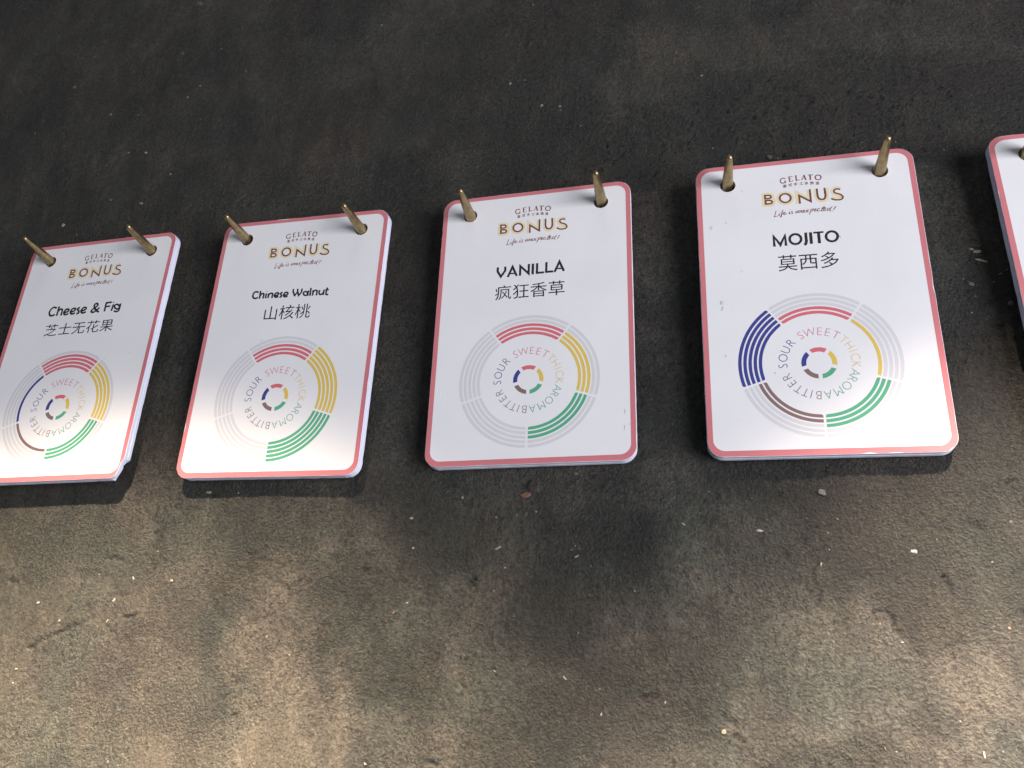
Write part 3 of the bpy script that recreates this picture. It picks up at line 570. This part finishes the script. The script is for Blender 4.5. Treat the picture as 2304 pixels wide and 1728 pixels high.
def make_card(pose, thick, label, levels, name_strokes=None, name_kind=None, zh=None, nick=None, slip=(0.25, -0.15), seed=1, scuffs=()):
    x, y, th, z, al = pose
    root = bpy.data.objects.new('flavour_card', None); COL.objects.link(root); root.empty_display_size = 0.02
    root.matrix_world = R90 @ Matrix.Translation((x, y, z)) @ Matrix.Rotation(th, 4, 'Z') @ Matrix.Rotation(al, 4, 'X')
    tag(root, label, 'sign card', 'flavour cards hung in a row on brass spikes')
    rd = random.Random(seed)
    outer = rrect(-W / 2, B0, W / 2, T0, 6.2, 10)
    def wear(P, amt):
        out = []
        for i, p in enumerate(P):
            q = P[(i + 1) % len(P)]; d = math.hypot(q[0] - p[0], q[1] - p[1]); n = max(1, int(d / 3.0))
            for k in range(n):
                t = k / n; a = rd.uniform(-amt, amt * .3); nx, ny = (q[1] - p[1]) / (d or 1), -(q[0] - p[0]) / (d or 1)
                if rd.random() < .05: a -= amt * 2.2
                out.append((p[0] + (q[0] - p[0]) * t + nx * a, p[1] + (q[1] - p[1]) * t + ny * a))
        return out
    def broken(outer, NK):       # broken lower right corner
        keep = [p for p in outer if not (p[0] > 38 and p[1] < -113)]
        # keep runs counter-clockwise from the upper right; the corner sat at the end of the list
        i = max(k for k, p in enumerate(keep) if p[1] < -120)
        out = keep[:i + 1] + NK[::-1] + keep[i + 1:]
        ang = lambda p: math.atan2(p[1] - (T0 + B0) / 2, p[0])
        return sorted(out, key=lambda p: ang(p) % (2 * math.pi))
    back = outer
    if nick == 'corner': back = broken(outer, NICK_BACK); outer = broken(outer, NICK)
    outer = wear(outer, 0.05); back = wear(back, 0.06)
    holes = [circle(-HX, 0, 3.25), circle(HX, 0, 3.25)]
    half = thick / 2
    o = new_obj('front_board', sheet_mesh(outer, holes, 0, -half + .02), [M_WHITE, M_EDGE], root)
    o = new_obj('back_board', sheet_mesh(back, holes, -half - .02, -thick, slip[0] * .3, slip[1] * .3), [M_WHITE, M_EDGE], root)
    # printed border
    pr = Print(2.0e-5)
    inner = rrect(-W / 2 + 2.3, B0 + 2.55, W / 2 - 2.3, T0 - 2.2, 4.6, 10)
    ins = []
    n = len(outer)
    for i in range(n):
        a, b, c = outer[i - 1], outer[i], outer[(i + 1) % n]
        e1 = (b[0] - a[0], b[1] - a[1]); e2 = (c[0] - b[0], c[1] - b[1]); l1 = math.hypot(*e1) or 1; l2 = math.hypot(*e2) or 1
        nx = -(e1[1] / l1 + e2[1] / l2); ny = (e1[0] / l1 + e2[0] / l2); l = math.hypot(nx, ny) or 1
        d = .13 + max(0, rd.gauss(0, .035)) + (rd.uniform(.1, .35) if rd.random() < .03 else 0)
        ins.append((b[0] + nx / l * d, b[1] + ny / l * d))
    pr.fill([ins, inner[::-1]])
    new_obj('pink_border', pr.mesh('pink_border'), M_PINK, root)
    # logo
    h = Print(2.0e-5).strokes([(k, ww * .93, P) for k, ww, P in STROKES['halo']]); halo = new_obj('logo_halo', h.mesh('logo_halo'), M_HALO, root)
    q = Print(6.0e-5).strokes(STROKES['counters']); new_obj('letter_counter', q.mesh('letter_counter'), M_WHITE, halo)
    w = Print(8.0e-5).strokes([(k, ww * .88, P) for k, ww, P in STROKES['bonus']]); new_obj('logo_word', w.mesh('logo_word'), M_BROWN, root)
    g = Print(6.0e-5).strokes(STROKES['gelato'])
    for ch, (cx, cy) in zip('意式手工冰激凌', ((-7.39, -3.2), (-5.07, -2.85), (-2.84, -2.72), (-0.51, -2.75), (1.57, -2.78), (3.81, -2.98), (6.03, -3.3))):
        text_box(g, ch, cx - .72, cx + .72, cy - .78 * (.75 if ch == '工' else 1), cy + .78 * (.75 if ch == '工' else 1), 0.012)
    new_obj('logo_top_line', g.mesh('logo_top_line'), M_MAROON, root)
    t = Print(6.0e-5).strokes(STROKES['tagline']); new_obj('tagline', t.mesh('tagline'), M_MAROON, root)
    # flavour name
    if name_strokes:
        p = Print(2.0e-5).strokes(STROKES[name_strokes]); new_obj('flavour_name', p.mesh('flavour_name'), M_BLACK, root)
    if zh:
        p = Print(2.0e-5); n = len(zh[0]); x0, x1, y0, y1 = zh[1:5]
        text_box(p, zh[0], x0, x1, y0, y1, 0.0)
        new_obj('chinese_name', p.mesh('chinese_name'), M_BLACK, root)
    # flavour wheel
    gr = Print(2.0e-5)
    for s in range(5):
        for k in range(levels[s], 5): arc_bar(gr, k, s)
    whl = new_obj('flavour_wheel', gr.mesh('flavour_wheel') if gr.f else None, M_GREY, root)
    for s in range(5):
        if levels[s]:
            c = Print(2.0e-5)
            for k in range(levels[s]): arc_bar(c, k, s)
            new_obj('wheel_segment', c.mesh('wheel_segment'), M_SEC[s], whl)
        c = Print(2.0e-5); arc_bar(c, 1, s, r0=4.85 - 1.99, bw=1.85, gap=0.75); new_obj('centre_segment', c.mesh('centre_segment'), M_SEC[s], whl)
        c = Print(2.0e-5); ring_word(c, s); new_obj('ring_word', c.mesh('ring_word'), M_TXT[s], whl)
    # marks of use
    for kind, pts in scuffs:
        p = Print(1.2e-4); p.fill([pts]); new_obj('scuff', p.mesh('scuff'), M_SCUFF[kind], root)
    return root

CARDS = [
 ((-0.1681, 0.0162, 0.01265, 0.0109, 0.01752), 4.0, 'white card with pink border reading Cheese & Fig, its lower right corner broken off', (4, 4, 3, 1, 1), 'cheese', ('芝士无花果', -21.6, 19.6, -46.4, -39.4), 'corner'),
 ((-0.0486, 0.0161, -0.00829, 0.0120, 0.04532), 4.3, 'white card with pink border reading Chinese Walnut, wheel with all yellow and green bars filled', (3, 5, 5, 0, 0), 'walnut', ('山核桃', -13.8, 10.6, -47.0, -39.3), None),
 ((0.0690, 0.0189, 0.00973, 0.0097, 0.03187), 4.15, 'white card with pink border reading VANILLA, in the middle of the photo', (3, 3, 3, 0, 0), 'vanilla', ('疯狂香草', -17.3, 14.8, -47.1, -39.6), None),
 ((0.1883, 0.0189, -0.00513, 0.0122, 0.04968), 4.2, 'white card with pink border reading MOJITO, wheel with five dark blue bars', (2, 1, 3, 2, 5), 'mojito', ('莫西多', -12.9, 11.1, -44.9, -37.3), None),
 ((0.3077, 0.0207, 0.00527, 0.0108, 0.04180), 4.2, 'white card cut off by the right edge of the photo, upper left corner showing', (0, 0, 0, 0, 0), None, None, None),
]
M_SCUFF = [paper('tan_scuff', (0.64, 0.61, 0.55)), paper('dark_scuff', (0.35, 0.34, 0.37)), paper('bright_nick', (0.93, 0.93, 0.93)), paper('faint_smudge', (0.69, 0.69, 0.70))]
def blot(x, y, rx, ry, ang=0, seed=0, n=11):
    r = random.Random(seed); c, s_ = math.cos(math.radians(ang)), math.sin(math.radians(ang)); out = []
    for k in range(n):
        t = 2 * math.pi * k / n; q = r.uniform(.55, 1.15); X, Y = rx * q * math.cos(t), ry * q * math.sin(t); out.append((x + X * c - Y * s_, y + X * s_ + Y * c))
    return out
SCUFFS = [
 [(3, blot(20, -62, .5, .35, 0, 1)), (1, blot(33.5, -60, .22, .2, 0, 2)), (3, blot(-30, -110, .9, .3, 20, 3))],
 [(3, blot(-21.5, -108.5, .4, .3, 0, 4)), (1, blot(-12.6, -57.6, .25, .2, 30, 5)), (3, blot(12, -28, .8, .25, 40, 6)), (3, blot(30, -40, .5, .3, 0, 7))],
 [(2, blot(-40, -92, .15, 2.0, -12, 8)), (2, blot(-38.5, -95, .12, 1.6, -20, 9)), (3, blot(40.6, -104, .22, 1.3, 3, 10)), (3, blot(40.4, -111, .2, 1.2, 3, 11)), (1, blot(42.2, -109.6, .16, .3, 0, 12)), (2, blot(28.6, -4.3, .12, .8, -38, 13))],
 [(0, blot(-36.5, -57.8, .75, 1.0, 20, 14)), (0, blot(-36.3, -60.4, .4, 1.1, -10, 15)), (1, blot(-25.4, -3.6, .28, .24, 0, 16)), (2, blot(-32.9, -6.2, .13, .75, 4, 17)), (2, blot(-31.0, -4.6, .13, .7, 0, 18)), (2, blot(-27.3, -7.1, .13, .7, 0, 19)), (3, blot(-32.8, -19.2, .5, .4, 30, 20)), (3, blot(-39.0, -21.0, .6, 1.1, 0, 21)), (3, blot(-27.6, -43.5, .8, .35, 15, 22)), (1, blot(-17.5, -90.6, .18, .4, 20, 23)), (3, blot(-36, -82, .4, .5, 0, 24)), (3, blot(12.6, -30.5, .35, .9, 30, 25)), (1, blot(-32.8, -109.4, .16, .16, 0, 26))],
 []]
for i, (pose, thick, label, lv, nm, zh, nick) in enumerate(CARDS):
    make_card(pose, thick, label, lv, nm, None, zh, nick, seed=i + 3, scuffs=SCUFFS[i], slip=((.5, -.3), (.3, .2), (-.5, -.4), (-.6, -.6), (-.4, .2))[i])

# small nicks, scuffs and stains on the MOJITO card and the VANILLA card are parts of those cards
# ------------------------------------------------------------------ brass spikes
def brass():
    m = mat('antique_brass', (0.36, 0.28, 0.155), 0.36, 1.0); L = m.node_tree.links; b = m.node_tree.nodes['Principled BSDF']
    tc = nn(m, 'ShaderNodeTexCoord')
    n = nn(m, 'ShaderNodeTexNoise'); n.inputs['Scale'].default_value = 420; n.inputs['Detail'].default_value = 5; L.new(tc.outputs['Object'], n.inputs['Vector'])
    cr = nn(m, 'ShaderNodeValToRGB'); cr.color_ramp.elements[0].position = .3; cr.color_ramp.elements[0].color = (0.28, 0.215, 0.115, 1)
    cr.color_ramp.elements[1].position = .7; cr.color_ramp.elements[1].color = (0.42, 0.33, 0.18, 1); L.new(n.outputs['Fac'], cr.inputs[0]); L.new(cr.outputs[0], b.inputs['Base Color'])
    mp = nn(m, 'ShaderNodeMapping'); mp.inputs['Scale'].default_value = (300, 300, 4200); L.new(tc.outputs['Object'], mp.inputs[0])
    n2 = nn(m, 'ShaderNodeTexNoise'); n2.inputs['Scale'].default_value = 1; n2.inputs['Detail'].default_value = 3; L.new(mp.outputs[0], n2.inputs['Vector'])
    r = nn(m, 'ShaderNodeMapRange'); r.inputs['To Min'].default_value = .26; r.inputs['To Max'].default_value = .5; L.new(n2.outputs['Fac'], r.inputs['Value']); L.new(r.outputs[0], b.inputs['Roughness'])
    bp = nn(m, 'ShaderNodeBump'); bp.inputs['Strength'].default_value = .25; bp.inputs['Distance'].default_value = .0001; L.new(n2.outputs['Fac'], bp.inputs['Height']); L.new(bp.outputs[0], b.inputs['Normal'])
    return m
M_BRASS = brass()

def spike_mesh(L):
    prof = [(0, 3.05), (L * .25, 2.78), (L * .5, 2.33), (L * .75, 1.88), (L - 2.4, 1.50), (L - 1.2, 1.38), (L - .6, 1.18), (L - .25, .84), (L - .05, .40), (L, 0)]
    n = 40; V = []; F = []
    for zz, r in prof[:-1]: V += [(r * math.cos(2 * math.pi * k / n), r * math.sin(2 * math.pi * k / n), zz) for k in range(n)]
    V.append((0, 0, L))
    for i in range(len(prof) - 2):
        for k in range(n): F.append((i * n + k, i * n + (k + 1) % n, (i + 1) * n + (k + 1) % n, (i + 1) * n + k))
    t = len(V) - 1; b = (len(prof) - 2) * n
    for k in range(n): F.append((b + k, b + (k + 1) % n, t))
    return mesh_from('brass_spike', [(x * 1e-3, y * 1e-3, z * 1e-3) for x, y, z in V], F, True)

ZT = 30.5
PINS = [((-199.7, 15.9, 10.9), (-200.4, 18.6), 'left spike through the broken-cornered Cheese & Fig card'), ((-136.6, 16.2, 10.9), (-137.6, 18.9), 'right spike through the broken-cornered Cheese & Fig card'),
 ((-80.7, 16.8, 12.0), (-81.5, 18.3), 'left spike through the Chinese Walnut card'), ((-17.1, 15.0, 12.0), (-19.1, 17.3), 'right spike through the Chinese Walnut card'),
 ((38.0, 17.3, 9.7), (38.5, 18.4), 'left spike through the VANILLA card'), ((100.5, 19.4, 9.7), (100.7, 20.0), 'right spike through the VANILLA card'),
 ((156.9, 19.3, 12.2), (157.8, 20.6), 'left spike through the MOJITO card'), ((219.6, 18.3, 12.2), (220.4, 21.4), 'right spike through the MOJITO card'),
 ((276.5, 20.6, 10.8), (277.2, 22.0), 'spike cut off by the right edge of the photo'), ((339.0, 20.9, 10.8), (339.5, 22.3), 'rightmost spike, just outside the right edge of the photo')]
M_RIM = mat('spike_foot', (0.2, 0.16, 0.1), 0.5, 1.0)
for (hx, hy, hz), (tx, ty), lab in PINS:
    b = Vector((hx, hy + 0.45, hz)); t = Vector((tx, ty, ZT)); d = (t - b).normalized()
    foot = b - d * ((hz + 1.5) / d.z); Ln = (t - foot).length
    o = new_obj('brass_spike', spike_mesh(Ln), M_BRASS)
    q = d.to_track_quat('Z', 'Y').to_matrix().to_4x4()
    o.matrix_world = R90 @ Matrix.Translation(foot * 1e-3) @ q
    tag(o, 'round tapered brass wall ' + lab, 'hook', 'brass spikes in the wall')
